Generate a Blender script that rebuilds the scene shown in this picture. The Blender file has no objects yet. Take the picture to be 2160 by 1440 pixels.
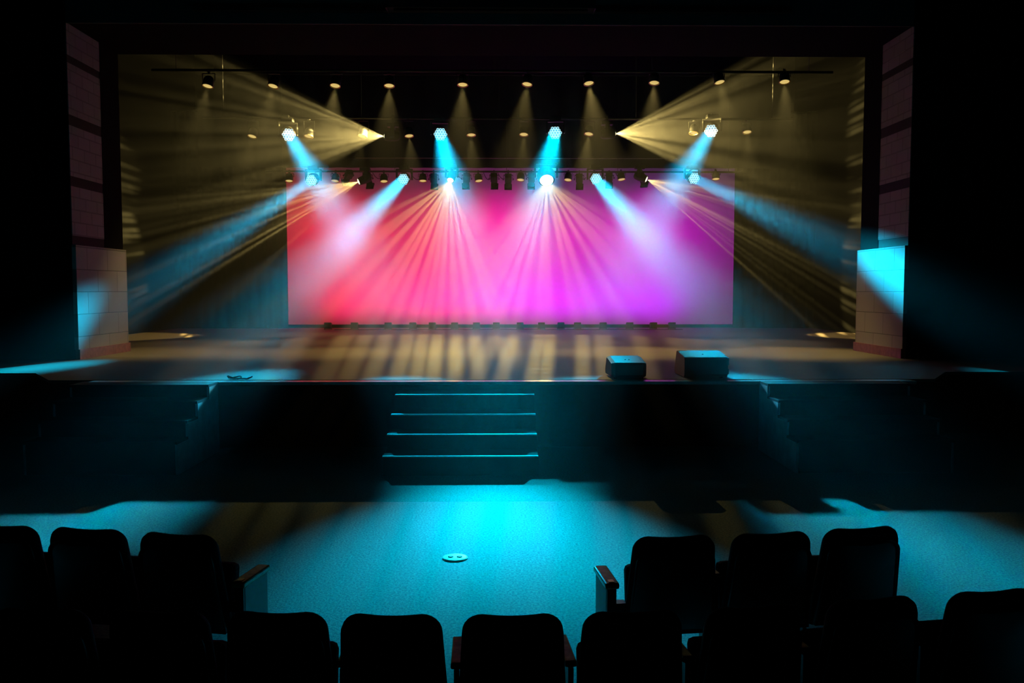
import bpy, bmesh, math, random
from mathutils import Vector, Matrix, Quaternion

random.seed(7)
R = math.radians
scene = bpy.context.scene
COL = scene.collection

# ------------------------------------------------------------------ camera
CAM_POS = Vector((0.12, 0.0, 1.2))          # eye 1.2 m above the stage deck (z = 0)
FPX = 1816.0                                # focal length in pixels of a 2160 px wide frame
cam = bpy.data.cameras.new('camera')
cam.sensor_width = 36.0
cam.lens = FPX / 2160.0 * 36.0
cam.clip_end = 200
cam_ob = bpy.data.objects.new('camera', cam)
COL.objects.link(cam_ob)
cam_ob.location = CAM_POS
cam_ob.rotation_euler = (R(90) - math.atan(110 / FPX), 0, -math.atan(25 / FPX))
scene.camera = cam_ob
bpy.context.view_layer.update()
CAM_ROT = cam_ob.rotation_euler.to_matrix()


def ray(px, py):
    return (CAM_ROT @ Vector((px - 1080, -(py - 720), -FPX))).normalized()


def at(px, py, y):
    d = ray(px, py)
    return CAM_POS + d * ((y - CAM_POS.y) / d.y)


def on_z(px, py, z):
    d = ray(px, py)
    return CAM_POS + d * ((z - CAM_POS.z) / d.z)


def on_x(px, py, x):
    d = ray(px, py)
    return CAM_POS + d * ((x - CAM_POS.x) / d.x)


# ------------------------------------------------------------------ world, exposure, sampling
world = bpy.data.worlds.new('house_dark')
scene.world = world
world.use_nodes = True
world.node_tree.nodes['Background'].inputs[0].default_value = (0.0, 0.0, 0.0, 1)
world.node_tree.nodes['Background'].inputs[1].default_value = 0.0
vs = scene.view_settings
vs.view_transform = 'Standard'
vs.look = 'None'
vs.exposure = 0.0
vs.gamma = 1.0
vs.use_curve_mapping = False
cy = scene.cycles
cy.max_bounces = 4
cy.diffuse_bounces = 2
cy.glossy_bounces = 2
cy.transmission_bounces = 1
cy.volume_bounces = 0
cy.volume_step_rate = 1.0
cy.volume_max_steps = 128
cy.transparent_max_bounces = 4
cy.sample_clamp_indirect = 2.0
cy.use_denoising = True
cy.use_light_tree = True
cy.caustics_reflective = False
cy.caustics_refractive = False

HAZE_DENSITY = 0.016
HAZE_G = 0.5
CYAN = (0.0, 0.58, 0.95)
GOLD = (1.0, 0.74, 0.22)
WASH_POWER = 19.0
BEAM_POWER = 30000.0
PAR_POWER = 580.0
FOOT_POWER = 55.0
CYC_POWER = 175.0


# ------------------------------------------------------------------ materials
def mat(name, color, rough=0.6, metal=0.0, spec=0.5, noise=None, bump=None):
    m = bpy.data.materials.new(name)
    m.use_nodes = True
    nt = m.node_tree
    b = nt.nodes['Principled BSDF']
    b.inputs['Base Color'].default_value = (*color, 1)
    b.inputs['Roughness'].default_value = rough
    b.inputs['Metallic'].default_value = metal
    b.inputs['Specular IOR Level'].default_value = spec
    if noise or bump:
        tc = nt.nodes.new('ShaderNodeTexCoord')
        n = nt.nodes.new('ShaderNodeTexNoise')
        sc, amt = noise or bump
        n.inputs['Scale'].default_value = sc
        n.inputs['Detail'].default_value = 3
        nt.links.new(tc.outputs['Object'], n.inputs['Vector'])
        if noise:
            r = nt.nodes.new('ShaderNodeValToRGB')
            r.color_ramp.elements[0].position = 0.3
            r.color_ramp.elements[1].position = 0.7
            r.color_ramp.elements[0].color = (*[c * (1 - amt) for c in color], 1)
            r.color_ramp.elements[1].color = (*[min(1, c * (1 + amt)) for c in color], 1)
            nt.links.new(n.outputs['Fac'], r.inputs['Fac'])
            nt.links.new(r.outputs['Color'], b.inputs['Base Color'])
        if bump:
            bp = nt.nodes.new('ShaderNodeBump')
            bp.inputs['Strength'].default_value = bump[1]
            nt.links.new(n.outputs['Fac'], bp.inputs['Height'])
            nt.links.new(bp.outputs['Normal'], b.inputs['Normal'])
    return m


def glow(name, color, strength):
    m = bpy.data.materials.new(name)
    m.use_nodes = True
    b = m.node_tree.nodes['Principled BSDF']
    b.inputs['Base Color'].default_value = (0.02, 0.02, 0.02, 1)
    b.inputs['Emission Color'].default_value = (*color, 1)
    b.inputs['Emission Strength'].default_value = strength
    m.cycles.emission_sampling = 'NONE'
    return m


def block_mat(name, color, w, h, mortar, mcol):
    """Masonry laid in the y-z plane of a side wall."""
    m = mat(name, color, 0.75)
    nt = m.node_tree
    b = nt.nodes['Principled BSDF']
    g = nt.nodes.new('ShaderNodeNewGeometry')
    sep = nt.nodes.new('ShaderNodeSeparateXYZ')
    cmb = nt.nodes.new('ShaderNodeCombineXYZ')
    nt.links.new(g.outputs['Position'], sep.inputs[0])
    nt.links.new(sep.outputs['Y'], cmb.inputs['X'])
    nt.links.new(sep.outputs['Z'], cmb.inputs['Y'])
    br = nt.nodes.new('ShaderNodeTexBrick')
    br.inputs['Scale'].default_value = 1.0
    br.inputs['Brick Width'].default_value = w
    br.inputs['Row Height'].default_value = h
    br.inputs['Mortar Size'].default_value = mortar
    br.inputs['Mortar Smooth'].default_value = 0.2
    br.inputs['Color1'].default_value = (*color, 1)
    br.inputs['Color2'].default_value = (*[c * 0.82 for c in color], 1)
    br.inputs['Mortar'].default_value = (*mcol, 1)
    nt.links.new(cmb.outputs[0], br.inputs['Vector'])
    nt.links.new(br.outputs['Color'], b.inputs['Base Color'])
    bp = nt.nodes.new('ShaderNodeBump')
    bp.inputs['Strength'].default_value = 0.5
    bp.inputs['Distance'].default_value = 0.01
    bp.invert = True
    nt.links.new(br.outputs['Fac'], bp.inputs['Height'])
    nt.links.new(bp.outputs['Normal'], b.inputs['Normal'])
    return m


def carpet_mat():
    m = mat('blue_carpet', (0.05, 0.075, 0.09), 0.95, spec=0.1)
    nt = m.node_tree
    b = nt.nodes['Principled BSDF']
    tc = nt.nodes.new('ShaderNodeTexCoord')
    n = nt.nodes.new('ShaderNodeTexNoise')
    n.inputs['Scale'].default_value = 55
    n.inputs['Detail'].default_value = 4
    n.inputs['Roughness'].default_value = 0.8
    nt.links.new(tc.outputs['Object'], n.inputs['Vector'])
    r = nt.nodes.new('ShaderNodeValToRGB')
    r.color_ramp.elements[0].position = 0.36
    r.color_ramp.elements[0].color = (0.09, 0.16, 0.18, 1)
    r.color_ramp.elements[1].position = 0.64
    r.color_ramp.elements[1].color = (0.34, 0.38, 0.33, 1)
    nt.links.new(n.outputs['Fac'], r.inputs['Fac'])
    nt.links.new(r.outputs['Color'], b.inputs['Base Color'])
    bp = nt.nodes.new('ShaderNodeBump')
    bp.inputs['Strength'].default_value = 0.6
    bp.inputs['Distance'].default_value = 0.01
    nt.links.new(n.outputs['Fac'], bp.inputs['Height'])
    nt.links.new(bp.outputs['Normal'], b.inputs['Normal'])
    return m


def deck_mat():
    """Brown painted boards running across the stage, scuffed."""
    m = mat('stage_boards', (0.12, 0.08, 0.06), 0.5, spec=0.3)
    nt = m.node_tree
    b = nt.nodes['Principled BSDF']
    tc = nt.nodes.new('ShaderNodeTexCoord')
    mp = nt.nodes.new('ShaderNodeMapping')
    mp.inputs['Scale'].default_value = (0.35, 5.0, 1)
    n = nt.nodes.new('ShaderNodeTexNoise')
    n.inputs['Scale'].default_value = 1.6
    n.inputs['Detail'].default_value = 5
    nt.links.new(tc.outputs['Object'], mp.inputs['Vector'])
    nt.links.new(mp.outputs['Vector'], n.inputs['Vector'])
    r = nt.nodes.new('ShaderNodeValToRGB')
    r.color_ramp.elements[0].position = 0.3
    r.color_ramp.elements[0].color = (0.085, 0.065, 0.05, 1)
    r.color_ramp.elements[1].position = 0.7
    r.color_ramp.elements[1].color = (0.14, 0.11, 0.09, 1)
    nt.links.new(n.outputs['Fac'], r.inputs['Fac'])
    nt.links.new(r.outputs['Color'], b.inputs['Base Color'])
    rr = nt.nodes.new('ShaderNodeMapRange')
    rr.inputs['To Min'].default_value = 0.5
    rr.inputs['To Max'].default_value = 0.75
    nt.links.new(n.outputs['Fac'], rr.inputs['Value'])
    nt.links.new(rr.outputs['Result'], b.inputs['Roughness'])
    return m


M = {
    'carpet': carpet_mat(),
    'deck': deck_mat(),
    'black_paint': mat('black_paint', (0.008, 0.008, 0.008), 0.8, spec=0.15, noise=(3, 0.3)),
    'black_wall': mat('black_wall', (0.003, 0.003, 0.003), 0.95, spec=0.03, noise=(2, 0.3)),
    'header': mat('charcoal_plaster', (0.05, 0.05, 0.046), 0.85, noise=(2, 0.15)),
    'velour': mat('black_velour', (0.002, 0.002, 0.002), 0.98, spec=0.02, noise=(9, 0.4)),
    'screen': mat('white_cyclorama_cloth', (0.8, 0.8, 0.8), 0.9, spec=0.1, noise=(0.6, 0.03)),
    'block': block_mat('grey_block', (0.22, 0.21, 0.215), 0.42, 0.213, 0.012, (0.12, 0.11, 0.115)),
    'panel': block_mat('stone_panel', (0.30, 0.29, 0.285), 0.78, 0.385, 0.008, (0.10, 0.10, 0.10)),
    'red_base': mat('red_brown_skirting', (0.20, 0.085, 0.06), 0.6, noise=(12, 0.3)),
    'nosing': mat('worn_metal_nosing', (0.35, 0.36, 0.38), 0.5, 0.2, noise=(30, 0.2)),
    'edge_wood': mat('pale_edge_strip', (0.5, 0.46, 0.44), 0.22, noise=(6, 0.15)),
    'pale_side': mat('pale_stair_side', (0.6, 0.62, 0.64), 0.55, noise=(8, 0.15)),
    'fixture': mat('black_fixture', (0.008, 0.008, 0.008), 0.6, spec=0.2, noise=(20, 0.2)),
    'pipe': mat('steel_pipe', (0.012, 0.012, 0.012), 0.6, 0.0, noise=(20, 0.2)),
    'cable': mat('black_cable', (0.01, 0.01, 0.01), 0.6, noise=(20, 0.2)),
    'cabinet': mat('speaker_paint', (0.15, 0.15, 0.15), 0.6, bump=(120, 0.15)),
    'grille': mat('speaker_grille', (0.02, 0.02, 0.02), 0.6, 0.3, bump=(200, 0.3)),
    'seat_fabric': mat('dark_seat_fabric', (0.008, 0.007, 0.009), 0.9, spec=0.15, noise=(60, 0.4)),
    'seat_shell': mat('black_seat_shell', (0.006, 0.006, 0.006), 0.35, noise=(40, 0.3)),
    'arm_wood': mat('varnished_arm_wood', (0.30, 0.15, 0.05), 0.25, noise=(25, 0.35)),
    'panel_pale': mat('pale_end_panel', (0.4, 0.45, 0.45), 0.6, noise=(10, 0.1)),
    'brass': mat('brass_plate', (0.7, 0.5, 0.2), 0.35, 0.8, noise=(80, 0.2)),
    'plate': mat('brushed_floor_plate', (0.75, 0.75, 0.75), 0.5, 0.1, noise=(30, 0.15)),
    'ring': glow('white_lens_ring', (0.6, 0.95, 1.0), 1.3),
    'cell': glow('blue_lens_cell', (0.0, 0.16, 0.32), 1.0),
    'par_lens': glow('warm_par_lens', (1.0, 0.72, 0.22), 0.75),
    'beam_lens': glow('warm_beam_lens', (1.0, 0.9, 0.55), 4.0),
    'glare_lens': glow('glaring_beam_lens', (1.0, 0.92, 0.7), 14.0),
    'foot_led': glow('magenta_led_face', (0.8, 0.05, 0.4), 0.6),
}


# ------------------------------------------------------------------ mesh helper
class MB:
    def __init__(s):
        s.v, s.f, s.smooth = [], [], []

    def add(s, verts, faces, T=None, smooth=False):
        o = len(s.v)
        s.v += [tuple((T @ Vector(p)) if T else p) for p in verts]
        s.f += [tuple(i + o for i in f) for f in faces]
        s.smooth += [smooth] * len(faces)
        return s

    def box(s, x0, x1, y0, y1, z0, z1, T=None, b=0.0):
        if b <= 0:
            vs_ = [(x, y, z) for x in (x0, x1) for y in (y0, y1) for z in (z0, z1)]
            return s.add(vs_, [(0, 1, 3, 2), (4, 6, 7, 5), (0, 4, 5, 1), (2, 3, 7, 6), (0, 2, 6, 4), (1, 5, 7, 3)], T)
        bm = bmesh.new()
        bmesh.ops.create_cube(bm, size=1)
        for v in bm.verts:
            v.co = Vector(((x0 + x1) / 2 + v.co.x * (x1 - x0), (y0 + y1) / 2 + v.co.y * (y1 - y0), (z0 + z1) / 2 + v.co.z * (z1 - z0)))
        bmesh.ops.bevel(bm, geom=bm.edges[:], offset=b, segments=2, affect='EDGES', profile=0.5)
        bm.verts.index_update()
        s.add([v.co[:] for v in bm.verts], [[v.index for v in f.verts] for f in bm.faces], T)
        bm.free()
        return s

    def prism(s, poly, x0, x1, T=None):
        """poly of (y, z) extruded along x."""
        n = len(poly)
        vs_ = [(x0, y, z) for y, z in poly] + [(x1, y, z) for y, z in poly]
        fs = [tuple(range(n)), tuple(range(2 * n - 1, n - 1, -1))]
        fs += [(i, i + n, (i + 1) % n + n, (i + 1) % n) for i in range(n)]
        return s.add(vs_, fs, T)

    def lathe(s, prof, n=20, T=None, smooth=True, cap=True):
        """prof of (r, z) turned about z."""
        vs_, fs = [], []
        for r, z in prof:
            for k in range(n):
                a = 2 * math.pi * k / n
                vs_.append((r * math.cos(a), r * math.sin(a), z))
        for j in range(len(prof) - 1):
            for k in range(n):
                a, b = j * n + k, j * n + (k + 1) % n
                fs.append((a, b, b + n, a + n))
        s.add(vs_, fs, T, smooth)
        if cap:
            o = len(s.v) - len(vs_)
            s.f += [tuple(o + k for k in range(n - 1, -1, -1)), tuple(o + (len(prof) - 1) * n + k for k in range(n))]
            s.smooth += [False, False]
        return s

    def tube(s, pts, r, n=8, T=None):
        pts = [Vector(p) for p in pts]
        vs_, fs = [], []
        up = Vector((0.123, 0.31, 0.95)).normalized()
        for i, p in enumerate(pts):
            d = (pts[min(i + 1, len(pts) - 1)] - pts[max(i - 1, 0)]).normalized()
            a = d.cross(up)
            if a.length < 1e-3:
                a = d.cross(Vector((1, 0, 0)))
            a.normalize()
            b = d.cross(a)
            for k in range(n):
                t = 2 * math.pi * k / n
                vs_.append(tuple(p + a * (r * math.cos(t)) + b * (r * math.sin(t))))
        for j in range(len(pts) - 1):
            for k in range(n):
                a_, b_ = j * n + k, j * n + (k + 1) % n
                fs.append((a_, b_, b_ + n, a_ + n))
        fs += [tuple(range(n - 1, -1, -1)), tuple(range((len(pts) - 1) * n, len(pts) * n))]
        return s.add(vs_, fs, T, True)

    def build(s, name, m, parent=None, label=None):
        me = bpy.data.meshes.new(name)
        me.from_pydata(s.v, [], s.f)
        bm = bmesh.new()
        bm.from_mesh(me)
        bmesh.ops.recalc_face_normals(bm, faces=bm.faces[:])
        bm.to_mesh(me)
        bm.free()
        for p, sm in zip(me.polygons, s.smooth):
            p.use_smooth = sm
        me.materials.append(m)
        o = bpy.data.objects.new(name, me)
        COL.objects.link(o)
        if parent:
            o.parent = parent
        if label:
            o['label'] = label
        return o


def tag(o, label, cat, group=None, kind=None):
    o['label'] = label
    o['category'] = cat
    if group:
        o['group'] = group
    if kind:
        o['kind'] = kind
    return o


def thing(name, loc, label, cat, group=None, rz=0):
    o = bpy.data.objects.new(name, None)
    COL.objects.link(o)
    o.location = loc
    o.rotation_euler = (0, 0, rz)
    return tag(o, label, cat, group)


def struct(o, label=None):
    o['kind'] = 'structure'
    if label:
        o['label'] = label
    return o


def copy_tree(o, parent=None):
    c = o.copy()
    COL.objects.link(c)
    c.parent = parent
    for ch in list(o.children):
        copy_tree(ch, c)
    return c


ORD = ['first', 'second', 'third', 'fourth', 'fifth', 'sixth', 'seventh', 'eighth', 'ninth', 'tenth',
       'eleventh', 'twelfth', 'thirteenth', 'fourteenth', 'fifteenth', 'sixteenth']

# ------------------------------------------------------------------ main dimensions (metres)
STAGE_Y = 11.2           # front edge of the stage
FLOOR_Z = -0.91          # house floor
PRO_Y, PRO_Y1 = 14.82, 16.8
PRO_X = 7.15             # half width of the proscenium opening
CYC_Y = 27.0
PIPE1_Y, PIPE2_Y, PIPE3_Y = 18.0, 21.0, 24.2
FOOT_Y = 25.7

# ------------------------------------------------------------------ haze filling the hall
hz = MB().box(-13.5, 13.5, -3.5, 29.0, -0.95, 9.5)
hm = bpy.data.materials.new('theatre_haze')
hm.use_nodes = True
hnt = hm.node_tree
hnt.nodes.remove(hnt.nodes['Principled BSDF'])
vsn = hnt.nodes.new('ShaderNodeVolumeScatter')
vsn.inputs['Color'].default_value = (1, 1, 1, 1)
hg = hnt.nodes.new('ShaderNodeNewGeometry')
hs = hnt.nodes.new('ShaderNodeSeparateXYZ')
hnt.links.new(hg.outputs['Position'], hs.inputs[0])
hr = hnt.nodes.new('ShaderNodeMapRange')            # thick round the hazer upstage, thin over the seats
hr.interpolation_type = 'SMOOTHSTEP'
hr.inputs['From Min'].default_value = 6.0
hr.inputs['From Max'].default_value = 22.0
hr.inputs['To Min'].default_value = HAZE_DENSITY * 0.05
hr.inputs['To Max'].default_value = HAZE_DENSITY * 1.1
hnt.links.new(hs.outputs['Y'], hr.inputs['Value'])
hn = hnt.nodes.new('ShaderNodeTexNoise')
hn.inputs['Scale'].default_value = 0.9
hn.inputs['Detail'].default_value = 3
hnt.links.new(hg.outputs['Position'], hn.inputs['Vector'])
hq = hnt.nodes.new('ShaderNodeMapRange')
hq.inputs['From Min'].default_value = 0.3
hq.inputs['From Max'].default_value = 0.7
hq.inputs['To Min'].default_value = 0.72
hq.inputs['To Max'].default_value = 1.28
hnt.links.new(hn.outputs['Fac'], hq.inputs['Value'])
hx = hnt.nodes.new('ShaderNodeMath')
hx.operation = 'MULTIPLY'
hnt.links.new(hr.outputs['Result'], hx.inputs[0])
hnt.links.new(hq.outputs['Result'], hx.inputs[1])
ha = hnt.nodes.new('ShaderNodeMath')
ha.operation = 'ABSOLUTE'
hnt.links.new(hs.outputs['X'], ha.inputs[0])
hw_ = hnt.nodes.new('ShaderNodeMapRange')
hw_.interpolation_type = 'SMOOTHSTEP'
hw_.inputs['From Min'].default_value = 2.5
hw_.inputs['From Max'].default_value = 8.0
hw_.inputs['To Min'].default_value = 1.2
hw_.inputs['To Max'].default_value = 0.15
hnt.links.new(ha.outputs[0], hw_.inputs['Value'])
hy = hnt.nodes.new('ShaderNodeMath')
hy.operation = 'MULTIPLY'
hnt.links.new(hx.outputs[0], hy.inputs[0])
hnt.links.new(hw_.outputs['Result'], hy.inputs[1])
hnt.links.new(hy.outputs[0], vsn.inputs['Density'])
vsn.inputs['Anisotropy'].default_value = HAZE_G
hnt.links.new(vsn.outputs[0], hnt.nodes['Material Output'].inputs['Volume'])
haze = hz.build('haze', hm)
tag(haze, 'thin theatre haze hanging over the stage and seats, showing the light beams', 'haze', kind='stuff')

# ------------------------------------------------------------------ setting
struct(MB().box(-13, 13, -3, 30, FLOOR_Z - 0.2, FLOOR_Z).build('floor', M['carpet']), 'blue carpeted auditorium floor in front of the stage')
struct(MB().box(-13, 13, -3, 30, 9.0, 9.2).build('ceiling', M['black_wall']), 'black ceiling high above the hall and stage')

# stage: deck, pale edge strip, black fascia
stage = bpy.data.objects.new('floor_stage', None)
COL.objects.link(stage)
struct(stage, 'raised wooden stage floor with a black front')
pts = [(-12.9, 12.4), (-6.55, 12.4), (-5.85, STAGE_Y + 0.22), (5.95, STAGE_Y + 0.22), (6.6, 12.4), (12.9, 12.4), (12.9, 29.4), (-12.9, 29.4)]


def slab(pts, z0, z1):
    n = len(pts)
    m = MB()
    m.add([(x, y, z0) for x, y in pts] + [(x, y, z1) for x, y in pts],
          [tuple(range(n - 1, -1, -1)), tuple(range(n, 2 * n))] + [(i, (i + 1) % n, (i + 1) % n + n, i + n) for i in range(n)])
    return m


slab(pts, -0.04, 0.0).build('deck', M['deck'], stage)
ins = [(x, max(y, STAGE_Y + 0.25) if i in (2, 3) else y + 0.05) for i, (x, y) in enumerate(pts)]
slab(ins[:6] + [(12.9, 29.3), (-12.9, 29.3)], FLOOR_Z, -0.042).build('fascia', M['black_paint'], stage)
MB().box(-5.25, 5.6, STAGE_Y, STAGE_Y + 0.205, -0.045, -0.004, b=0.006).build('edge_strip', M['edge_wood'], stage, 'pale worn strip along the front edge')

# proscenium walls, blocks and panels
for sgn, side in ((-1, 'left'), (1, 'right')):
    w = bpy.data.objects.new('wall_' + side, None)
    COL.objects.link(w)
    struct(w, 'black wall beside the stage opening, %s, with block return' % side)

    def bx(x0, x1, *a):
        a_, b_ = sorted((sgn * x0, sgn * x1))
        return MB().box(a_, b_, *a)
    bx(PRO_X + 0.02, 13, PRO_Y, PRO_Y1 - 0.02, 0, 9).build('wall_face', M['black_wall'], w)
    bx(PRO_X - 0.05, PRO_X + 0.02, PRO_Y, PRO_Y1, 0.17, 1.955).build('stone_panel', M['panel'], w, 'large pale block panel at the foot')
    zs = [(2.115, 2.95), (3.12, 3.97), (4.15, 5.01), (5.14, 6.0)]
    for z0, z1 in zs:
        bx(PRO_X, PRO_X + 0.02, PRO_Y, 16.0, z0, z1).build('block_panel', M['block'], w, 'dim grey block panel')
    bx(PRO_X - 0.0, PRO_X + 0.02, 16.0, PRO_Y1 - 0.02, 1.955, 6.0).build('black_return', M['black_wall'], w)
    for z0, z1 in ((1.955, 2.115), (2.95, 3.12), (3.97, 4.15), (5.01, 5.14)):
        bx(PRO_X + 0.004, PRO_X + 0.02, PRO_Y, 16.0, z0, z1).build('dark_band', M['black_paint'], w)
    struct(bx(PRO_X - 0.08, PRO_X, PRO_Y - 0.02, PRO_Y1 + 0.02, 0.0, 0.17).build('baseboard_' + side, M['red_base']), 'red brown skirting under the block panel, %s' % side)
    struct(bx(9.8, 10.0, PRO_Y1, 29, 0, 9).build('wall_stage_' + side, M['black_wall']), 'black side wall behind the curtains, %s' % side)
    struct(bx(12.9, 13.1, -3, PRO_Y, FLOOR_Z, 9).build('wall_house_' + side, M['black_wall']), 'black side wall of the seating area, %s' % side)

struct(MB().box(-13, 13, 28.6, 28.8, 0, 9).build('wall_back', M['black_wall']), 'black wall at the back of the stage')
hd = bpy.data.objects.new('wall_header', None)
COL.objects.link(hd)
struct(hd, 'charcoal wall above the stage opening')
zt = at(1080, 52, PRO_Y).z
zt2 = at(1080, 24, PRO_Y - 0.12).z
MB().box(-13, 13, PRO_Y, PRO_Y + 0.04, zt, 9).build('wall_face', M['header'], hd)
MB().box(-12.99, 12.99, PRO_Y + 0.04, PRO_Y1, zt + 0.01, 8.99).build('soffit', M['black_wall'], hd)
MB().box(-5.0, 5.0, PRO_Y - 0.12, PRO_Y, zt2, zt2 + 0.05).build('ledge', M['black_paint'], hd)
# rolled projection screen case above the opening
a, b = at(818, 20, PRO_Y - 0.36), at(1252, 20, PRO_Y - 0.36)
pc = thing('projection_screen_case', (0, PRO_Y - 0.36, a.z), 'long black projection screen case mounted above the stage opening', 'screen case')
MB().box(a.x, b.x, -0.12, 0.18, 0.0, 0.32, b=0.015).build('case', M['black_paint'], pc)
MB().box(a.x + 0.1, b.x - 0.1, -0.06, -0.02, -0.03, 0.01).build('screen_weight_bar', M['black_wall'], pc)
for xx in (a.x - 0.012, b.x + 0.012):
    MB().box(xx - 0.012, xx + 0.012, -0.13, 0.18, -0.01, 0.33).build('end_cap', M['fixture'], pc)

# ------------------------------------------------------------------ cyclorama, curtains
cx0, cx1 = -7.0, 7.6
cyc = thing('cyclorama', (0, CYC_Y, 0), 'wide pink and magenta lit cyclorama cloth at the back of the stage', 'backdrop')
n = 60
m = MB()
vsx = [cx0 + (cx1 - cx0) * i / n for i in range(n + 1)]
for dy in (0, 0.02):
    pass
vv = [(x, 0.006 * math.sin(x * 3.1), z) for z in (0.1, 6.6) for x in vsx] + [(x, 0.006 * math.sin(x * 3.1) + 0.01, z) for z in (0.1, 6.6) for x in vsx]
N1 = n + 1
ff = [(i, i + 1, i + 1 + N1, i + N1) for i in range(n)] + [(i + 2 * N1 + 1, i + 2 * N1, i + 3 * N1, i + 3 * N1 + 1) for i in range(n)]
m.add(vv, ff, smooth=True)
m.build('cloth', M['screen'], cyc)
MB().box(cx0, cx1, -0.03, 0.03, 0.0, 0.1).build('bottom_hem', M['velour'], cyc, 'black weighted hem along the floor')


def drape(x0, x1, z0, z1, fold=0.16, amp=0.06):
    m = MB()
    k = max(8, int((x1 - x0) / fold * 8))
    fr, bk = [], []
    for i in range(k + 1):
        x = x0 + (x1 - x0) * i / k
        y = amp * math.sin(2 * math.pi * (x - x0) / fold / 2) + 0.3 * amp * math.sin(x * 11.3)
        fr.append((x, y))
    vv = []
    for dy in (0, 0.012):
        for z in (z0, z1):
            vv += [(x, y + dy, z) for x, y in fr]
    K = k + 1
    ff = []
    for i in range(k):
        ff.append((i, i + 1, i + 1 + K, i + K))
        ff.append((2 * K + i + 1, 2 * K + i, 3 * K + i, 3 * K + i + 1))
        ff.append((i, i + 2 * K, i + 2 * K + 1, i + 1))
    return m.add(vv, ff, smooth=True)


LEG_Y = 26.2
lx = at(607, 560, LEG_Y).x
rx = at(1547, 560, LEG_Y).x
for x0, x1, side in ((-9.7, lx, 'left'), (rx, 9.7, 'right')):
    t = thing('leg_curtain', ((x0 + x1) / 2, LEG_Y, 0), 'tall black pleated curtain hanging at the %s edge of the pink backdrop' % side, 'curtain', 'black leg curtains at the back')
    c = (x0 + x1) / 2
    drape(x0 - c, x1 - c, 0.02, 6.5).build('drape', M['velour'], t)
    MB().tube([(x0 - c, 0, 6.52), (x1 - c, 0, 6.52)], 0.025).build('curtain_pipe', M['pipe'], t)
bz = at(1080, 354, 25.0).z
bt = thing('border_curtain', (0, 25.0, bz), 'black border curtain hanging across above the rear row of lights', 'curtain')
drape(-8.5, 8.5, 0.0, 2.6, 0.3, 0.03).build('drape', M['velour'], bt)
MB().tube([(-8.5, 0, 2.62), (8.5, 0, 2.62)], 0.025).build('curtain_pipe', M['pipe'], bt)
for k in range(5):
    MB().tube([(-8 + 4 * k, 0, 2.62), (-8 + 4 * k, 0, 9.0 - bz)], 0.006, 6).build('hanger_wire', M['cable'], bt)
hz_ = at(1080, 334, 24.9).z - bz
MB().tube([(-4.0, -0.12, hz_), (5.2, -0.12, hz_)], 0.012).build('seam_pipe', M['edge_wood'], bt, 'thin pale pipe along the curtain')


# ------------------------------------------------------------------ stairs
def stairs(name, label, xc, width, fronts, zs, back, group=None, side_mat='black_paint', nose='nosing'):
    """fronts[i], zs[i]: front edge and height of each tread, top first."""
    t = thing(name, (xc, back, FLOOR_Z), label, 'stairs', group)
    hw = width / 2
    poly = [(0.0, 0.0)]
    last = 0.0
    for i, (f, z) in enumerate(zip(fronts, zs)):
        zt_ = z - FLOOR_Z - 0.03
        poly.append((last, zt_))
        poly.append((f - back + 0.02, zt_))
        last = f - back + 0.02
    poly.append((last, 0.0))
    MB().prism(poly, -hw + 0.03, hw - 0.03).build('riser_block', M['black_paint'], t)
    for s in (-1, 1):
        x0 = s * hw - (0.03 if s > 0 else 0)
        MB().prism(poly, x0, x0 + 0.03).build('side_panel', M[side_mat], t)
    prev = back
    for f, z in zip(fronts, zs):
        MB().box(-hw, hw, f - back, prev - back, z - FLOOR_Z - 0.03, z - FLOOR_Z).build('tread', M['black_paint'], t)
        MB().box(-hw, hw, f - back - 0.006, f - back + 0.06, z - FLOOR_Z - 0.012, z - FLOOR_Z + 0.003).build('nosing', M[nose], t)
        prev = f + 0.02
    return t


sl, sr = at(837, 834, 10.85), at(1123, 832, 10.85)
stairs('stage_stairs', 'black steps with thin metal edges at the middle of the stage front', (sl.x + sr.x) / 2, sr.x - sl.x + 0.05,
       [10.85, 10.45, 10.05, 9.65], [-0.132, -0.325, -0.504, -0.686], STAGE_Y + 0.2)
for x0, x1, side, by in ((-5.3, at(440, 808, 10.84).x, 'left', 'the cable coil'), (at(1620, 806, 10.84).x, 5.35, 'right', 'the two wedge speakers')):
    stairs('stage_stairs', 'dark side steps with pale inner side, at the %s end of the stage front' % side, (x0 + x1) / 2, x1 - x0,
           [10.84, 10.42, 10.08, 9.74], [0.0, -0.155, -0.34, -0.53], STAGE_Y, 'side stairs', 'pale_side', 'black_paint')


# ------------------------------------------------------------------ lamps
def aim(v):
    return Vector(v).to_track_quat('-Z', 'Y')


def spot(name, parent, loc, power, color, size, blend, radius):
    l = bpy.data.lights.new(name, 'SPOT')
    l.energy = power
    l.color = color
    l.spot_size = R(size)
    l.spot_blend = blend
    l.shadow_soft_size = radius
    o = bpy.data.objects.new(name, l)
    COL.objects.link(o)
    o.parent = parent
    o.location = loc
    return o


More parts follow.
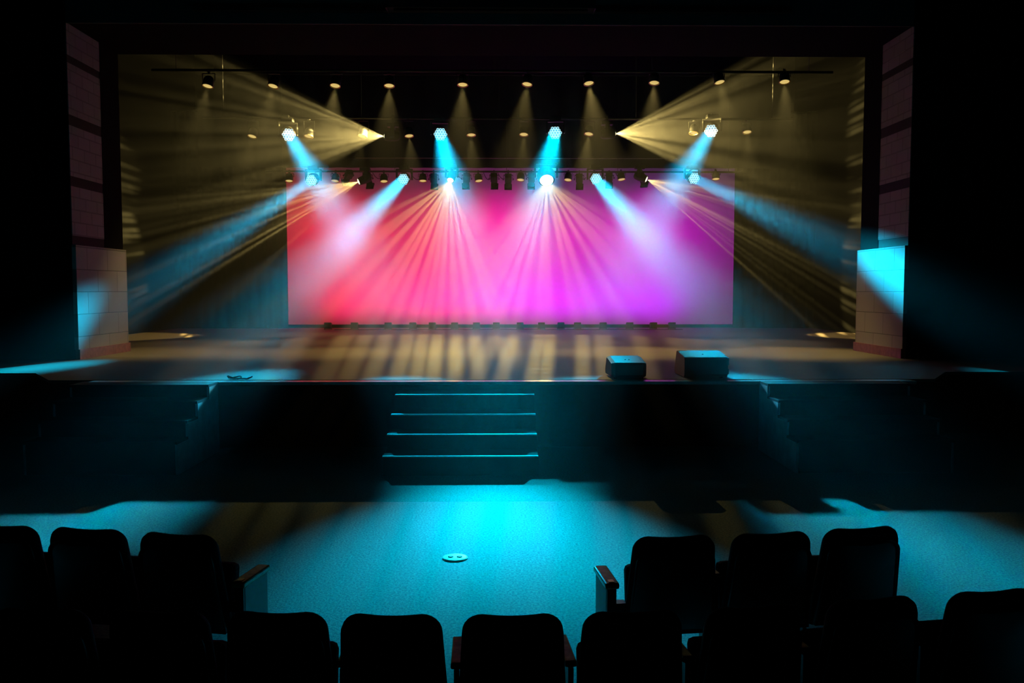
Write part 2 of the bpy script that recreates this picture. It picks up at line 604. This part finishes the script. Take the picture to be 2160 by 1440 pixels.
def gobo(light, scale, seed, lo=0.1, hi=0.55, floor_=0.07, star=None):
    """Break-up pattern in the lamp's own gate: light leaves only through the openings."""
    light.use_nodes = True
    nt = light.node_tree
    em = next(n for n in nt.nodes if n.type == 'EMISSION')
    tc = nt.nodes.new('ShaderNodeTexCoord')
    sep = nt.nodes.new('ShaderNodeSeparateXYZ')
    nt.links.new(tc.outputs['Normal'], sep.inputs[0])
    cmb = nt.nodes.new('ShaderNodeCombineXYZ')
    for ax in 'XY':
        d = nt.nodes.new('ShaderNodeMath')
        d.operation = 'DIVIDE'
        nt.links.new(sep.outputs[ax], d.inputs[0])
        nt.links.new(sep.outputs['Z'], d.inputs[1])
        nt.links.new(d.outputs[0], cmb.inputs[ax])
    cmb.inputs['Z'].default_value = seed * 3.7
    mp = nt.nodes.new('ShaderNodeMapping')
    mp.inputs['Scale'].default_value = (scale[0], scale[1], 1)
    nt.links.new(cmb.outputs[0], mp.inputs['Vector'])
    vo = nt.nodes.new('ShaderNodeTexVoronoi')
    vo.inputs['Scale'].default_value = 1.0
    if star:                                        # spokes spreading from one point of the gobo
        off = nt.nodes.new('ShaderNodeVectorMath')
        off.operation = 'SUBTRACT'
        off.inputs[1].default_value = (star[0], star[1], 0)
        nt.links.new(cmb.outputs[0], off.inputs[0])
        s2 = nt.nodes.new('ShaderNodeSeparateXYZ')
        nt.links.new(off.outputs[0], s2.inputs[0])
        at2 = nt.nodes.new('ShaderNodeMath')
        at2.operation = 'ARCTAN2'
        nt.links.new(s2.outputs['X'], at2.inputs[0])
        nt.links.new(s2.outputs['Y'], at2.inputs[1])
        ml = nt.nodes.new('ShaderNodeMath')
        ml.operation = 'MULTIPLY'
        ml.inputs[1].default_value = scale[0]
        nt.links.new(at2.outputs[0], ml.inputs[0])
        vo.voronoi_dimensions = '1D'
        nt.links.new(ml.outputs[0], vo.inputs['W'])
    else:
        nt.links.new(mp.outputs[0], vo.inputs['Vector'])
    mr = nt.nodes.new('ShaderNodeMapRange')
    mr.interpolation_type = 'SMOOTHSTEP'
    mr.inputs['From Min'].default_value = hi
    mr.inputs['From Max'].default_value = lo
    mr.inputs['To Min'].default_value = floor_
    mr.inputs['To Max'].default_value = 1.0
    nt.links.new(vo.outputs['Distance'], mr.inputs['Value'])
    nt.links.new(mr.outputs['Result'], em.inputs['Strength'])


def clamp_mb(top):
    """Hook clamp from the fixture's base up over the pipe; the base top is at z = top."""
    m = MB()
    m.box(-0.02, 0.02, -0.012, 0.012, top, -0.03)
    m.box(-0.02, 0.02, -0.045, 0.045, -0.042, -0.028)
    m.box(-0.02, 0.02, 0.03, 0.045, -0.03, 0.04)
    m.box(-0.02, 0.02, -0.045, -0.03, -0.03, 0.012)
    m.box(-0.02, 0.02, -0.005, 0.045, 0.03, 0.042)
    return m


def moving_head(name, label, cat, group, lens, target, pipe_z, kind, r=None):
    lens, target = Vector(lens), Vector(target)
    d = (target - lens).normalized()
    big = kind == 'wash'
    depth = 0.15 if big else 0.19
    r = r or (0.165 if big else 0.12)
    pivot = lens - d * depth
    bz_ = pivot.z + r + 0.13                      # height of the base plate's centre
    t = thing(name, (pivot.x, pivot.y, bz_), label, cat, group)
    P = pivot - Vector((pivot.x, pivot.y, bz_))
    MB().box(-0.14, 0.14, -0.10, 0.10, -0.04, 0.05, b=0.015).build('base', M['fixture'], t)
    py_ = PIPE2_Y if lens.y < 22.5 else PIPE3_Y
    dy_, dz_ = py_ - pivot.y, pipe_z - bz_
    ar = MB().box(-0.025, 0.025, -0.03, 0.03, 0.05, max(0.08, dz_ + 0.045))
    ar.box(-0.025, 0.025, 0.0, dy_ + 0.045, dz_ + 0.03, dz_ + 0.045)
    ar.box(-0.025, 0.025, dy_ + 0.03, dy_ + 0.045, dz_ - 0.03, dz_ + 0.04)
    ar.build('clamp', M['pipe'], t)
    yaw = math.atan2(d.y, d.x) - math.pi / 2
    Ty = Matrix.Translation(P) @ Matrix.Rotation(yaw, 4, 'Z')
    yk = MB()
    top = -0.04 - P.z
    for s in (-1, 1):
        yk.box(s * (r + 0.045) - 0.02, s * (r + 0.045) + 0.02, -0.05, 0.05, -0.05, top, Ty, b=0.01)
    yk.box(-r - 0.065, r + 0.065, -0.05, 0.05, top - 0.04, top, Ty, b=0.01)
    yk.build('yoke', M['fixture'], t)
    hd_ = bpy.data.objects.new('head', None)
    q = aim(d)
    prof = ([(r * 0.55, 0.14), (r * 0.85, 0.10), (r, 0.0), (r, -0.13), (r * 0.96, -0.15)] if big else
            [(r * 0.6, 0.16), (r * 0.9, 0.12), (r, 0.0), (r * 0.9, -0.14), (r * 0.8, -0.19)])
    Th = Matrix.Translation(P) @ q.to_matrix().to_4x4()
    h = MB().lathe(prof, 24).build('head', M['fixture'], t)
    h.matrix_local = Th
    if big:
        # nineteen lens cells in a honeycomb, each a dark blue eye inside a white ring
        ce, ri = MB(), MB()
        p = 0.0645
        hexes = [(q_, r_) for q_ in range(-2, 3) for r_ in range(-2, 3) if abs(q_ + r_) <= 2]
        for q_, r_ in hexes:
            x, y = p * (q_ + r_ / 2), p * r_ * math.sqrt(3) / 2
            T = Matrix.Translation((x, y, -0.153))
            ce.lathe([(0.020, 0.0), (0.019, -0.004)], 10, T)
            ri.lathe([(0.0195, -0.003), (0.0225, -0.009), (0.0305, -0.009), (0.0325, -0.003), (0.0325, 0.0)], 12, T, cap=False)
        ce.build('lens_cells', M['cell'], h, 'blue glowing lens cells')
        ri.build('lens_rings', M['ring'], h, 'white glowing rings round the cells')
    else:
        MB().lathe([(r * 0.72, -0.188), (r * 0.5, -0.205), (r * 0.2, -0.212)], 20).build('lens', M['glare_lens' if r > 0.2 else 'beam_lens'], h, 'glowing warm lens')
        MB().lathe([(r * 0.82, -0.17), (r * 0.84, -0.20), (r * 0.74, -0.20), (r * 0.74, -0.186)], 20, cap=False).build('lens_rim', M['fixture'], h)
    return t, h


z1 = at(1045, 150, PIPE1_Y).z
z2 = at(1045, 250, PIPE2_Y).z
z3 = at(1045, 362, PIPE3_Y).z
for y, z, lab, x0, x1 in ((PIPE1_Y, z1, 'front steel pipe over the stage carrying the highest row of downlights', -7, 7),
                          (PIPE2_Y, z2, 'middle steel pipe over the stage carrying the upper moving lights', -7, 7.2),
                          (PIPE3_Y, z3, 'rear steel pipe in front of the pink backdrop hung with black spotlights', -6.4, 7.0)):
    t = thing('lighting_pipe', (0, y, z), lab, 'lighting pipe', 'lighting pipes over the stage')
    MB().tube([(x0, 0, 0), (x1, 0, 0)], 0.026, 12).build('pipe', M['pipe'], t)
    for k in range(5):
        x = x0 + 0.5 + (x1 - x0 - 1.0) * k / 4
        MB().tube([(x, 0, 0.02), (x, 0, 9.0 - z)], 0.006, 6).build('hanger_wire', M['cable'], t)

# eight cyan wash lights
fl = lambda px, py: on_z(px, py, FLOOR_Z)
WASH = [
    # lens pixel, distance, target, pipe height, label, power factor
    ((609, 284), 20.75, fl(1090, 1090), z2, 'honeycomb cyan moving light, outermost at the left of the upper row'),
    ((929, 283), 20.75, fl(1140, 1150), z2, 'honeycomb cyan moving light in the upper row, left of the middle'),
    ((1171, 280), 20.75, fl(965, 1150), z2, 'honeycomb cyan moving light above the glaring white light'),
    ((1500, 276), 20.75, fl(990, 1090), z2, 'honeycomb cyan moving light, outermost at the right of the upper row'),
    ((657, 380), 23.8, on_z(50, 779, 0), z3, 'honeycomb cyan moving light aimed down at the left wall, lower row'),
    ((851, 378), 23.8, fl(150, 1110), z3, 'honeycomb cyan moving light in the lower row, left inner, beam down left'),
    ((1257, 377), 23.8, fl(1930, 1150), z3, 'honeycomb cyan moving light in the lower row, right inner, beam down right'),
    ((1464, 376), 23.8, on_x(1912, 592, PRO_X - 0.05), z3, 'honeycomb cyan moving light aimed at the pale right block panel'),
]
for (px, py), y, tgt, pz, lab in WASH:
    t, h = moving_head('moving_wash_light', lab, 'moving light', 'cyan honeycomb wash lights', at(px, py, y), tgt, pz, 'wash')
    l = bpy.data.lights.new('wash_beam', 'AREA')
    l.shape = 'DISK'
    l.size = 0.27
    l.spread = R(9.0 if 'upper' in lab or 'above' in lab else 7.6)
    l.energy = WASH_POWER * (1.4 if 'inner' in lab else 1.6 if 'aimed' in lab else 1.3)
    l.color = CYAN
    o = bpy.data.objects.new('wash_beam', l)
    COL.objects.link(o)
    o.parent = h
    o.location = (0, 0, -0.168)

# six warm beam lights with break-up gobos
BEAM = [
    ((812, 287), 20.85, at(250, 285, 20.6), z2, 58, (1.2, 32.0), 'warm beam light fanning out to the left from the middle pipe', 1.0),
    ((1297, 282), 20.85, at(1850, 265, 20.6), z2, 60, (1.2, 32.0), 'warm beam light fanning out to the right from the middle pipe', 1.3),
    ((757, 383), 23.8, at(340, 550, 22.3), z3, 45, (1.2, 32.0), 'warm beam light on the rear pipe fanning down to the left', 1.0),
    ((950, 380), 23.8, Vector((-2.4, 19.0, -1.0)), z3, 66, (10.5, 1.0), 'warm beam light on the rear pipe, left of the glaring white light', 0.05),
    ((1153, 380), 23.8, Vector((1.7, 18.8, -1.0)), z3, 68, (10.5, 1.0), 'glaring white beam light on the rear pipe pointing at the seats', 0.042),
    ((1363, 378), 23.8, at(1790, 550, 22.3), z3, 45, (1.2, 32.0), 'warm beam light on the rear pipe fanning down to the right', 1.0),
]
for i, ((px, py), y, tgt, pz, size, sc, lab, k) in enumerate(BEAM):
    t, h = moving_head('moving_beam_light', lab, 'moving light', 'warm beam lights', at(px, py, y), tgt, pz, 'beam', 0.26 if 'glaring' in lab[:8] else None)  # glaring head oversized: its bright lens stands in for bloom around the lamp
    s = spot('gobo_beam', h, (0, 0, -0.23), BEAM_POWER * k, GOLD, size, 0.3, 0.012)
    star = None
    if i in (3, 4):                                 # star gobos whose centre looks out over the seats
        v = aim(Vector(tgt) - at(px, py, y)).inverted() @ (Vector((0, 1.0, 1.0)) - at(px, py, y))
        star = (v.x / v.z, v.y / v.z)
    gobo(s.data, sc, i + 1, star=star)

# par cans
PAR1 = [(438, 181), (576, 181), (707, 180), (821, 180), (976, 178), (1112, 177), (1242, 175), (1380, 174), (1518, 173), (1655, 172)]
PAR2 = [(532, 287), (651, 287), (765, 286), (863, 286), (994, 284), (1105, 283), (1242, 282), (1463, 280), (1576, 278)]
PAR3 = [(610, 381), (707, 381), (810, 382), (892, 381), (1010, 381), (1098, 379), (1198, 379), (1311, 378), (1510, 377)]


def par_can(lens, pipe_z, tilt, roll, label, group, light=True, power=1.0):
    """Can hanging lens down; lens is the lens centre, tilt leans the lens towards the seats."""
    lens = Vector(lens)
    d = Vector((math.sin(roll), -math.sin(tilt), -1)).normalized()
    pivot = lens - d * 0.13
    pipe_z = max(pipe_z, pivot.z + 0.11)
    t = thing('par_can', (pivot.x, pivot.y, pipe_z), label, 'par can', group)
    P = pivot - Vector((pivot.x, pivot.y, pipe_z))
    clamp_mb(-0.06).build('clamp', M['pipe'], t)
    yk = MB()
    yk.box(-0.13, 0.13, -0.015, 0.015, -0.068, -0.056)
    for s_ in (-1, 1):
        yk.box(s_ * 0.125 - 0.005, s_ * 0.125 + 0.005, -0.015, 0.015, P.z - 0.02, -0.056)
    yk.build('yoke', M['fixture'], t)
    b = MB().lathe([(0.05, 0.075), (0.085, 0.05), (0.105, 0.0), (0.11, -0.14), (0.10, -0.14), (0.098, -0.10)], 20, cap=False).build('can', M['fixture'], t)
    b.matrix_local = Matrix.Translation(P) @ aim(d).to_matrix().to_4x4()
    MB().lathe([(0.097, -0.128), (0.07, -0.136), (0.03, -0.139)], 18).build('lens', M['par_lens'], b, 'warm glowing lens')
    MB().lathe([(0.11, -0.135), (0.114, -0.145), (0.098, -0.145), (0.097, -0.135)], 20, cap=False).build('lens_rim', M['brass'], b)
    if light:
        spot('par_beam', b, (0, 0, -0.15), PAR_POWER * power, GOLD, 42, 0.9, 0.06)
    return t


rows = [(PAR1, PIPE1_Y, z1, 'front pipe, the highest row', 'downlights on the front pipe', 1.0, [1, .7, 1, .7, .9, .8, 1.6, .9, .9, 1.6]),
        (PAR2, PIPE2_Y, z2, 'middle pipe', 'downlights on the middle pipe', 0.8, [.6, .3, .3, .5, .5, .5, .8, .4, .8]),
        (PAR3, PIPE3_Y, z3, 'rear pipe before the pink backdrop', 'downlights on the rear pipe', 0.7, [0.4] * 9)]
for pars, y, pz, where, grp, k, ks in rows:
    for i, ((px, py), kk) in enumerate(zip(pars, ks)):
        par_can(at(px, py, y), pz, R(14 + 6 * random.random()), R(random.uniform(-10, 10)),
                'small warm downlight, %s from the left on the %s' % (ORD[i], where), grp, True, k * kk)

# black ellipsoidal spotlights hanging from the rear pipe, aimed back at the cyclorama
ELL = [(735, 370, -0.45), (776, 376, 0.1), (915, 378, 0.0), (984, 377, -0.1), (1042, 377, 0.05), (1072, 378, 0.0), (1121, 377, 0.0), (1222, 378, 0.1), (1285, 375, 0.1), (1353, 374, 0.45)]


def cyc_color(f):
    """red at the left, magenta in the middle, violet at the right."""
    keys = [(0.0, (1.0, 0.02, 0.04)), (0.38, (1.0, 0.005, 0.14)), (0.62, (0.95, 0.0, 0.45)), (1.0, (0.5, 0.0, 0.6))]
    for (a_, ca), (b_, cb) in zip(keys, keys[1:]):
        if f <= b_:
            u = (f - a_) / (b_ - a_)
            return tuple(p + (q_ - p) * u for p, q_ in zip(ca, cb))
    return keys[-1][1]


def foot_color(f):
    """the footlights run from red through magenta to violet sooner than the wash from above."""
    keys = [(0.0, (1.0, 0.01, 0.12)), (0.35, (0.9, 0.005, 0.35)), (0.6, (0.6, 0.0, 0.8)), (1.0, (0.35, 0.0, 0.9))]
    for (a_, ca), (b_, cb) in zip(keys, keys[1:]):
        if f <= b_:
            u = (f - a_) / (b_ - a_)
            return tuple(p + (q_ - p) * u for p, q_ in zip(ca, cb))
    return keys[-1][1]


for i, (px, py, lean) in enumerate(ELL):
    c = at(px, py, PIPE3_Y)
    t = thing('stage_spotlight', (c.x, PIPE3_Y, z3), 'black unlit looking spotlight, %s from the left along the rear pipe' % ORD[i], 'spotlight', 'black spotlights on the rear pipe')
    clamp_mb(-0.09).build('clamp', M['pipe'], t)
    P = c - Vector((c.x, PIPE3_Y, z3))
    yk = MB()
    yk.box(-0.13, 0.13, -0.02, 0.02, -0.105, -0.085)
    for s_ in (-1, 1):
        yk.box(s_ * 0.125 - 0.006, s_ * 0.125 + 0.006, -0.02, 0.02, P.z - 0.03, -0.085)
    yk.build('yoke', M['fixture'], t)
    d = Vector((lean, 0.75, -0.62)).normalized()
    b = MB()
    b.box(-0.095, 0.095, -0.09, 0.09, -0.06, 0.15, b=0.02)
    b.lathe([(0.085, -0.06), (0.085, -0.22), (0.095, -0.22), (0.095, -0.27)], 18)
    b = b.build('body', M['fixture'], t)
    b.matrix_local = Matrix.Translation(P) @ aim(d).to_matrix().to_4x4()
    MB().box(-0.105, 0.105, -0.105, 0.105, -0.31, -0.27).build('gel_frame', M['fixture'], b)
    for s_ in (-1, 1):
        MB().lathe([(0.025, 0), (0.02, 0.02)], 10, Matrix.Translation((s_ * 0.135, 0, P.z)) @ Matrix.Rotation(s_ * R(90), 4, 'Y')).build('knob', M['fixture'], t)
    f = (px - 640) / 820.0
    spot('cyc_wash', b, (0, 0, -0.33), CYC_POWER * (2.6 if i in (0, 9) else 0.9), cyc_color(max(0, min(1, f))), 110, 1.0, 0.08)

# cable swags along the rear pipe
for i, (xa, xb, sag) in enumerate([(700, 726, 10), (786, 806, 12), (866, 888, 16), (962, 985, 14), (1020, 1036, 16), (1050, 1068, 14), (1108, 1118, 9), (1222, 1236, 14), (1298, 1316, 12)]):
    A, B = at(xa, 364, PIPE3_Y - 0.05), at(xb, 374, PIPE3_Y - 0.05)
    o = A.copy()
    ps = []
    for k in range(13):
        u = k / 12
        p = A.lerp(B, u) - o
        p.z -= sag / 75.0 * 4 * u * (1 - u) * 0.55
        ps.append(p)
    cb = MB().tube(ps, 0.009, 6).build('power_cable', M['cable'])
    cb.location = o
    tag(cb, 'black cable loop sagging under the rear pipe, %s from the left' % ORD[i], 'cable', 'cable loops on the rear pipe')

# footlights along the bottom of the cyclorama
FX = [692, 748, 819, 871, 912, 959, 1005, 1047, 1097, 1142, 1183, 1218, 1272, 1328, 1378, 1417]


def footlight(x, label, color):
    t = thing('footlight', (x, FOOT_Y, 0), label, 'footlight', 'footlights under the pink backdrop')
    hs = MB()
    hs.prism([(-0.09, 0.03), (0.09, 0.03), (0.10, 0.16), (0.04, 0.205), (-0.08, 0.205), (-0.10, 0.18)], -0.098, 0.098)
    hs.build('housing', M['fixture'], t)
    MB().add([(-0.085, 0.098, 0.168), (0.085, 0.098, 0.168), (0.085, 0.046, 0.206), (-0.085, 0.046, 0.206),
              (-0.085, 0.104, 0.170), (0.085, 0.104, 0.170), (0.085, 0.052, 0.210), (-0.085, 0.052, 0.210)],
             [(0, 1, 2, 3), (4, 5, 6, 7), (0, 1, 5, 4), (2, 3, 7, 6), (0, 3, 7, 4), (1, 2, 6, 5)]).build('lens', M['foot_led'], t, 'glowing magenta lens facing the backdrop')
    MB().box(-0.1, 0.1, -0.105, 0.0, 0.2, 0.215, b=0.004).build('top_plate', M['pipe'], t)
    br_ = MB()
    for s_ in (-1, 1):
        br_.box(s_ * 0.105 - 0.006, s_ * 0.105 + 0.006, -0.02, 0.02, 0.012, 0.12)
    br_.box(-0.111, 0.111, -0.05, 0.05, 0.0, 0.012)
    br_.build('bracket', M['fixture'], t)
    l = spot('foot_wash', t, (0, 0.13, 0.24), FOOT_POWER, color, 140, 1.0, 0.06)
    l.rotation_euler = (R(180 - 35), 0, 0)
    return t


for i, px in enumerate(FX):
    footlight(at(px, 690, FOOT_Y).x, 'small black footlight on the stage floor, %s from the left under the pink backdrop' % ORD[i],
              foot_color((px - 692) / 725.0))
ps = []
xa, xb = at(705, 696, FOOT_Y - 0.25).x, at(1440, 696, FOOT_Y - 0.25).x
for k in range(90):
    u = k / 89
    ps.append((xa + (xb - xa) * u, FOOT_Y - 0.22 + 0.07 * math.sin(u * 57) + 0.04 * math.sin(u * 131), 0.012))
cb = MB().tube(ps, 0.011, 6).build('floor_cable', M['cable'])
tag(cb, 'long black cable lying on the stage along the row of footlights', 'cable')


# ------------------------------------------------------------------ wedge monitors, cable coil, floor plate
def wedge(label, px0, px1, ybase, ytop, y, kind, rz):
    A, B = on_z(px0, ybase, 0), on_z(px1, ybase, 0)
    y = A.y
    w = (px1 - px0) / FPX * y
    h = 1.2 - (ytop - 610) / FPX * (y + 0.3) * 1.0
    t = thing('stage_monitor', ((A.x + B.x) / 2, y, 0), label, 'stage monitor', 'wedge speakers on the stage edge', rz)
    hw = w / 2
    hb = h - 0.062
    poly = [(0.03, 0.012), (0.0, 0.05), (0.0, hb - 0.03), (0.02, hb), (0.46, h), (0.50, h - 0.02), (0.62, 0.06), (0.58, 0.012)]
    if kind == 'chamfer':
        body = MB()
        n_ = len(poly)
        xs = [(-hw + 0.03, 0.9), (-hw, 0.0), (hw, 0.0), (hw - 0.03, 0.9)]
        cyy, czz = 0.28, h / 2
        vv, ff = [], []
        for x, k_ in ((-hw + 0.035, 0), (-hw, 1), (hw, 1), (hw - 0.035, 0)):
            for (yy, zz) in poly:
                s_ = 1.0 if k_ == 0 else 0.86
                vv.append((x, cyy + (yy - cyy) * s_, czz + (zz - czz) * s_))
        vv = []
        for x, s_ in ((-hw, 0.86), (-hw + 0.05, 1.0), (hw - 0.05, 1.0), (hw, 0.86)):
            for (yy, zz) in poly:
                vv.append((x, cyy + (yy - cyy) * s_, czz + (zz - czz) * s_))
        for j in range(3):
            for i in range(n_):
                a_, b_ = j * n_ + i, j * n_ + (i + 1) % n_
                ff.append((a_, b_, b_ + n_, a_ + n_))
        ff += [tuple(range(n_)), tuple(range(4 * n_ - 1, 3 * n_ - 1, -1))]
        body.add(vv, ff)
    else:
        body = MB().prism(poly, -hw, hw)
        # corner block cut into the side next to the handle
        body.box(hw - 0.01, hw + 0.02, 0.02, 0.30, hb - 0.11, hb - 0.01)
        body.box(hw - 0.01, hw + 0.02, 0.02, 0.30, 0.05, 0.12)
    body.build('cabinet', M['cabinet'], t)
    MB().add([(-hw + 0.06, 0.515, h - 0.03), (hw - 0.06, 0.515, h - 0.03), (hw - 0.06, 0.625, 0.075), (-hw + 0.06, 0.625, 0.075),
              (-hw + 0.06, 0.49, h - 0.04), (hw - 0.06, 0.49, h - 0.04), (hw - 0.06, 0.60, 0.07), (-hw + 0.06, 0.60, 0.07)],
             [(0, 1, 2, 3), (4, 5, 6, 7), (0, 1, 5, 4), (2, 3, 7, 6), (0, 3, 7, 4), (1, 2, 6, 5)]).build('grille', M['grille'], t)
    for s_ in (-1, 1):
        MB().box(s_ * hw * 0.75 - 0.02, s_ * hw * 0.75 + 0.02, 0.05, 0.4, 0.0, 0.014).build('foot', M['fixture'], t)
    sl_ = (h - hb) / 0.44
    for xx in ((-0.02, 0.03) if kind == 'chamfer' else (0.0,)):
        T = Matrix.Translation((xx, 0.20, hb + 0.18 * sl_)) @ Matrix.Rotation(math.atan(sl_), 4, 'X')
        MB().lathe([(0.012, -0.004), (0.012, 0.004), (0.006, 0.006)], 10, T).build('bolt', M['fixture'], t)
    return t


wedge('smaller black wedge speaker with chamfered sides on the stage edge', 1290, 1365, 799, 752, 11.45, 'chamfer', R(2))
wedge('larger black wedge speaker on the stage edge, nearest the side stairs', 1443, 1536, 797, 741, 11.45, 'plain', R(1))

c0 = on_z(500, 799.5, 0)
ps = []
for k in range(70):
    u = k / 69
    a_ = u * 9.4
    ps.append((0.16 * math.sin(a_) * (1 - 0.3 * u) + 0.26 * (u - 0.5), 0.05 * math.cos(a_ * 1.3), 0.012 + 0.035 * abs(math.sin(a_ * 0.9)) * (0.5 + 0.5 * math.sin(u * 17))))
cb = MB().tube(ps, 0.008, 6).build('cable_coil', M['cable'])
cb.location = c0
tag(cb, 'loose tangle of dark cable on the stage edge beside the left stairs', 'cable')

fp = fl(960, 1177)
t = thing('floor_outlet', fp, 'round pale floor outlet cover in the middle of the blue carpet', 'floor outlet')
MB().lathe([(0.10, 0.0), (0.10, 0.006), (0.085, 0.012), (0.02, 0.013)], 32).build('cover_plate', M['plate'], t)
for k in range(2):
    MB().lathe([(0.022, 0.012), (0.022, 0.016), (0.012, 0.017)], 14, Matrix.Translation((0.035 * (2 * k - 1), 0, 0))).build('cap', M['fixture'], t)


# ------------------------------------------------------------------ theatre seats
def backrest_mb(w0, w1, h, th, recl, r=0.085, inset=0.0, dy=0.0):
    """Padded back: outline w0 wide at the bottom, w1 at the top, rounded corners, dipped top edge."""
    out = []
    out.append((-w0 / 2, 0.0))
    for k in range(7):
        a_ = R(180 - 90 * k / 6)
        out.append((-w1 / 2 + r + r * math.cos(a_), h - r + r * math.sin(a_)))
    for k in range(1, 8):
        u = k / 8
        x = -w1 / 2 + r + (w1 - 2 * r) * u
        out.append((x, h - 0.007 * math.sin(math.pi * u)))
    for k in range(7):
        a_ = R(90 - 90 * k / 6)
        out.append((w1 / 2 - r + r * math.cos(a_), h - r + r * math.sin(a_)))
    out.append((w0 / 2, 0.0))
    n_ = len(out)
    cz = h * 0.5
    m_ = MB()
    vv = []
    rings = [(0.90, -th / 2), (0.965, -th / 2 + 0.006), (1.0, -th / 2 + 0.022), (1.0, th / 2 - 0.03), (0.95, th / 2 - 0.008), (0.86, th / 2)]
    for s_, y in rings:
        for x, z in out:
            xx, zz = x * s_, cz + (z - cz) * s_
            vv.append((xx, y + 0.22 * xx * xx + dy, zz))
    ff = []
    for j in range(len(rings) - 1):
        for i in range(n_):
            a_, b_ = j * n_ + i, j * n_ + (i + 1) % n_
            ff.append((a_, b_, b_ + n_, a_ + n_))
    # fan caps
    for j, y in ((0, rings[0][1]), (len(rings) - 1, rings[-1][1])):
        vv.append((0, y + dy, cz))
        c_ = len(vv) - 1
        for i in range(n_):
            ff.append((c_, j * n_ + i, j * n_ + (i + 1) % n_))
    T = Matrix.Rotation(recl, 4, 'X')
    return m_.add(vv, ff, T, True)


SEAT_W = 0.52
SEAT_TOP = 0.76


def make_seat(loc, rz, label, group, pitch, arms=(True, False), end_panel=None):
    """Tip-up theatre seat facing +y. end_panel: -1 / 1 adds the aisle panel on that side."""
    t = thing('theatre_seat', loc, label, 'theatre seat', group, rz)
    wt, wb = pitch * 0.875, pitch * 0.985
    zb = 0.20
    bk = backrest_mb(wb, wt, (SEAT_TOP - zb) / math.cos(R(10)), 0.075, R(10)).build('backrest', M['seat_fabric'], t)
    bk.location = (0, 0.10, zb)
    sh = backrest_mb(wb * 0.97, wt * 0.95, (SEAT_TOP - zb) * 0.92, 0.02, R(10), dy=-0.045).build('back_shell', M['seat_shell'], t)
    sh.location = (0, 0.10, zb)
    MB().box(-wt / 2 + 0.02, wt / 2 - 0.02, 0.15, 0.25, 0.16, 0.555, Matrix.Rotation(R(-8), 4, 'X'), b=0.03).build('seat_pad', M['seat_fabric'], t)
    for s_ in (-1, 1):
        if s_ == end_panel:
            continue
        x = s_ * (pitch / 2 - 0.004)
        hp = 0.012
        if s_ == -1 or arms[1]:
            MB().box(x - hp, x + hp, 0.15, 0.38, 0.0, 0.46).build('standard', M['seat_shell'], t)
            MB().box(x - 0.026, x + 0.026, 0.145, 0.44, 0.465, 0.495, b=0.008).build('armrest', M['arm_wood'], t, 'varnished wooden armrest')
    if end_panel:
        x = end_panel * (pitch / 2 + 0.075)
        MB().box(x - 0.03, x + 0.03, 0.06, 0.33, 0.0, 0.465, b=0.006).build('end_panel', M['panel_pale'], t, 'pale aisle end panel')
        MB().box(x - 0.026, x + 0.026, 0.048, 0.06, 0.0, 0.46).build('end_panel_edge', M['seat_shell'], t)
        ar = MB().box(x - 0.04, x + 0.04, 0.03, 0.35, 0.465, 0.50, b=0.01).build('armrest', M['arm_wood'], t, 'varnished wooden armrest')
        MB().box(x - 0.015, x + 0.015, 0.05, 0.09, 0.5, 0.503).build('number_plate', M['brass'], ar, 'small brass plate')
        xi = end_panel * (pitch / 2 - 0.02)
        MB().box(min(x, xi), max(x, xi), 0.10, 0.16, 0.30, 0.36).build('hinge_bracket', M['seat_shell'], t)
    return t


ZT = FLOOR_Z + SEAT_TOP
FRONT = [(-5, 1108, 'leftmost dark seat back of the front row, cut by the picture edge', None),
         (181, 1115, 'dark front row seat between the leftmost seat and the left aisle seat', None),
         (373, 1126, 'dark front row seat on the left side of the aisle with a pale end panel', 1),
         (1424, 1131, 'dark front row seat on the right side of the aisle with a pale end panel', -1),
         (1630, 1124, 'dark front row seat in the middle of the right group of three', None),
         (1820, 1113, 'dark front row seat, outermost of the right group of three', None)]
NEAR = [(80, 1286, 'dark near row seat in the bottom left corner'), (332, 1290, 'dark near row seat, second from the bottom left corner'),
        (582, 1292, 'dark near row seat in front of the left aisle end panel'), (824, 1297, 'dark near row seat left of the middle, against the blue carpet'),
        (1082, 1297, 'dark near row seat at the middle, with an armrest showing on each side'), (1336, 1290, 'dark near row seat in front of the right aisle end panel'),
        (1592, 1279, 'dark near row seat, third from the bottom right corner'), (1846, 1262, 'dark near row seat, second from the bottom right corner'),
        (2098, 1246, 'dark near row seat in the bottom right corner')]


def place_row(items, group, pitch, ends):
    P = [on_z(px, py, ZT) for px, py, *_ in items]
    for i, it in enumerate(items):
        j0, j1 = max(0, i - 1), min(len(items) - 1, i + 1)
        if ends and i in (2,):
            j1 = i
        if ends and i in (3,):
            j0 = i
        dv = P[j1] - P[j0]
        rz = math.atan2(dv.y, dv.x)
        ep = it[3] if len(it) > 3 else None
        last = ep is None and (i == len(items) - 1)
        base = Vector((P[i].x, P[i].y, FLOOR_Z))
        # the top of the reclined back stands above the base point
        make_seat(base + Vector((0, 0.0, 0)), rz, it[2], group, pitch, (True, last), ep)


place_row(FRONT, 'front row of seats', 0.53, True)
place_row(NEAR, 'near row of seats', 0.486, False)
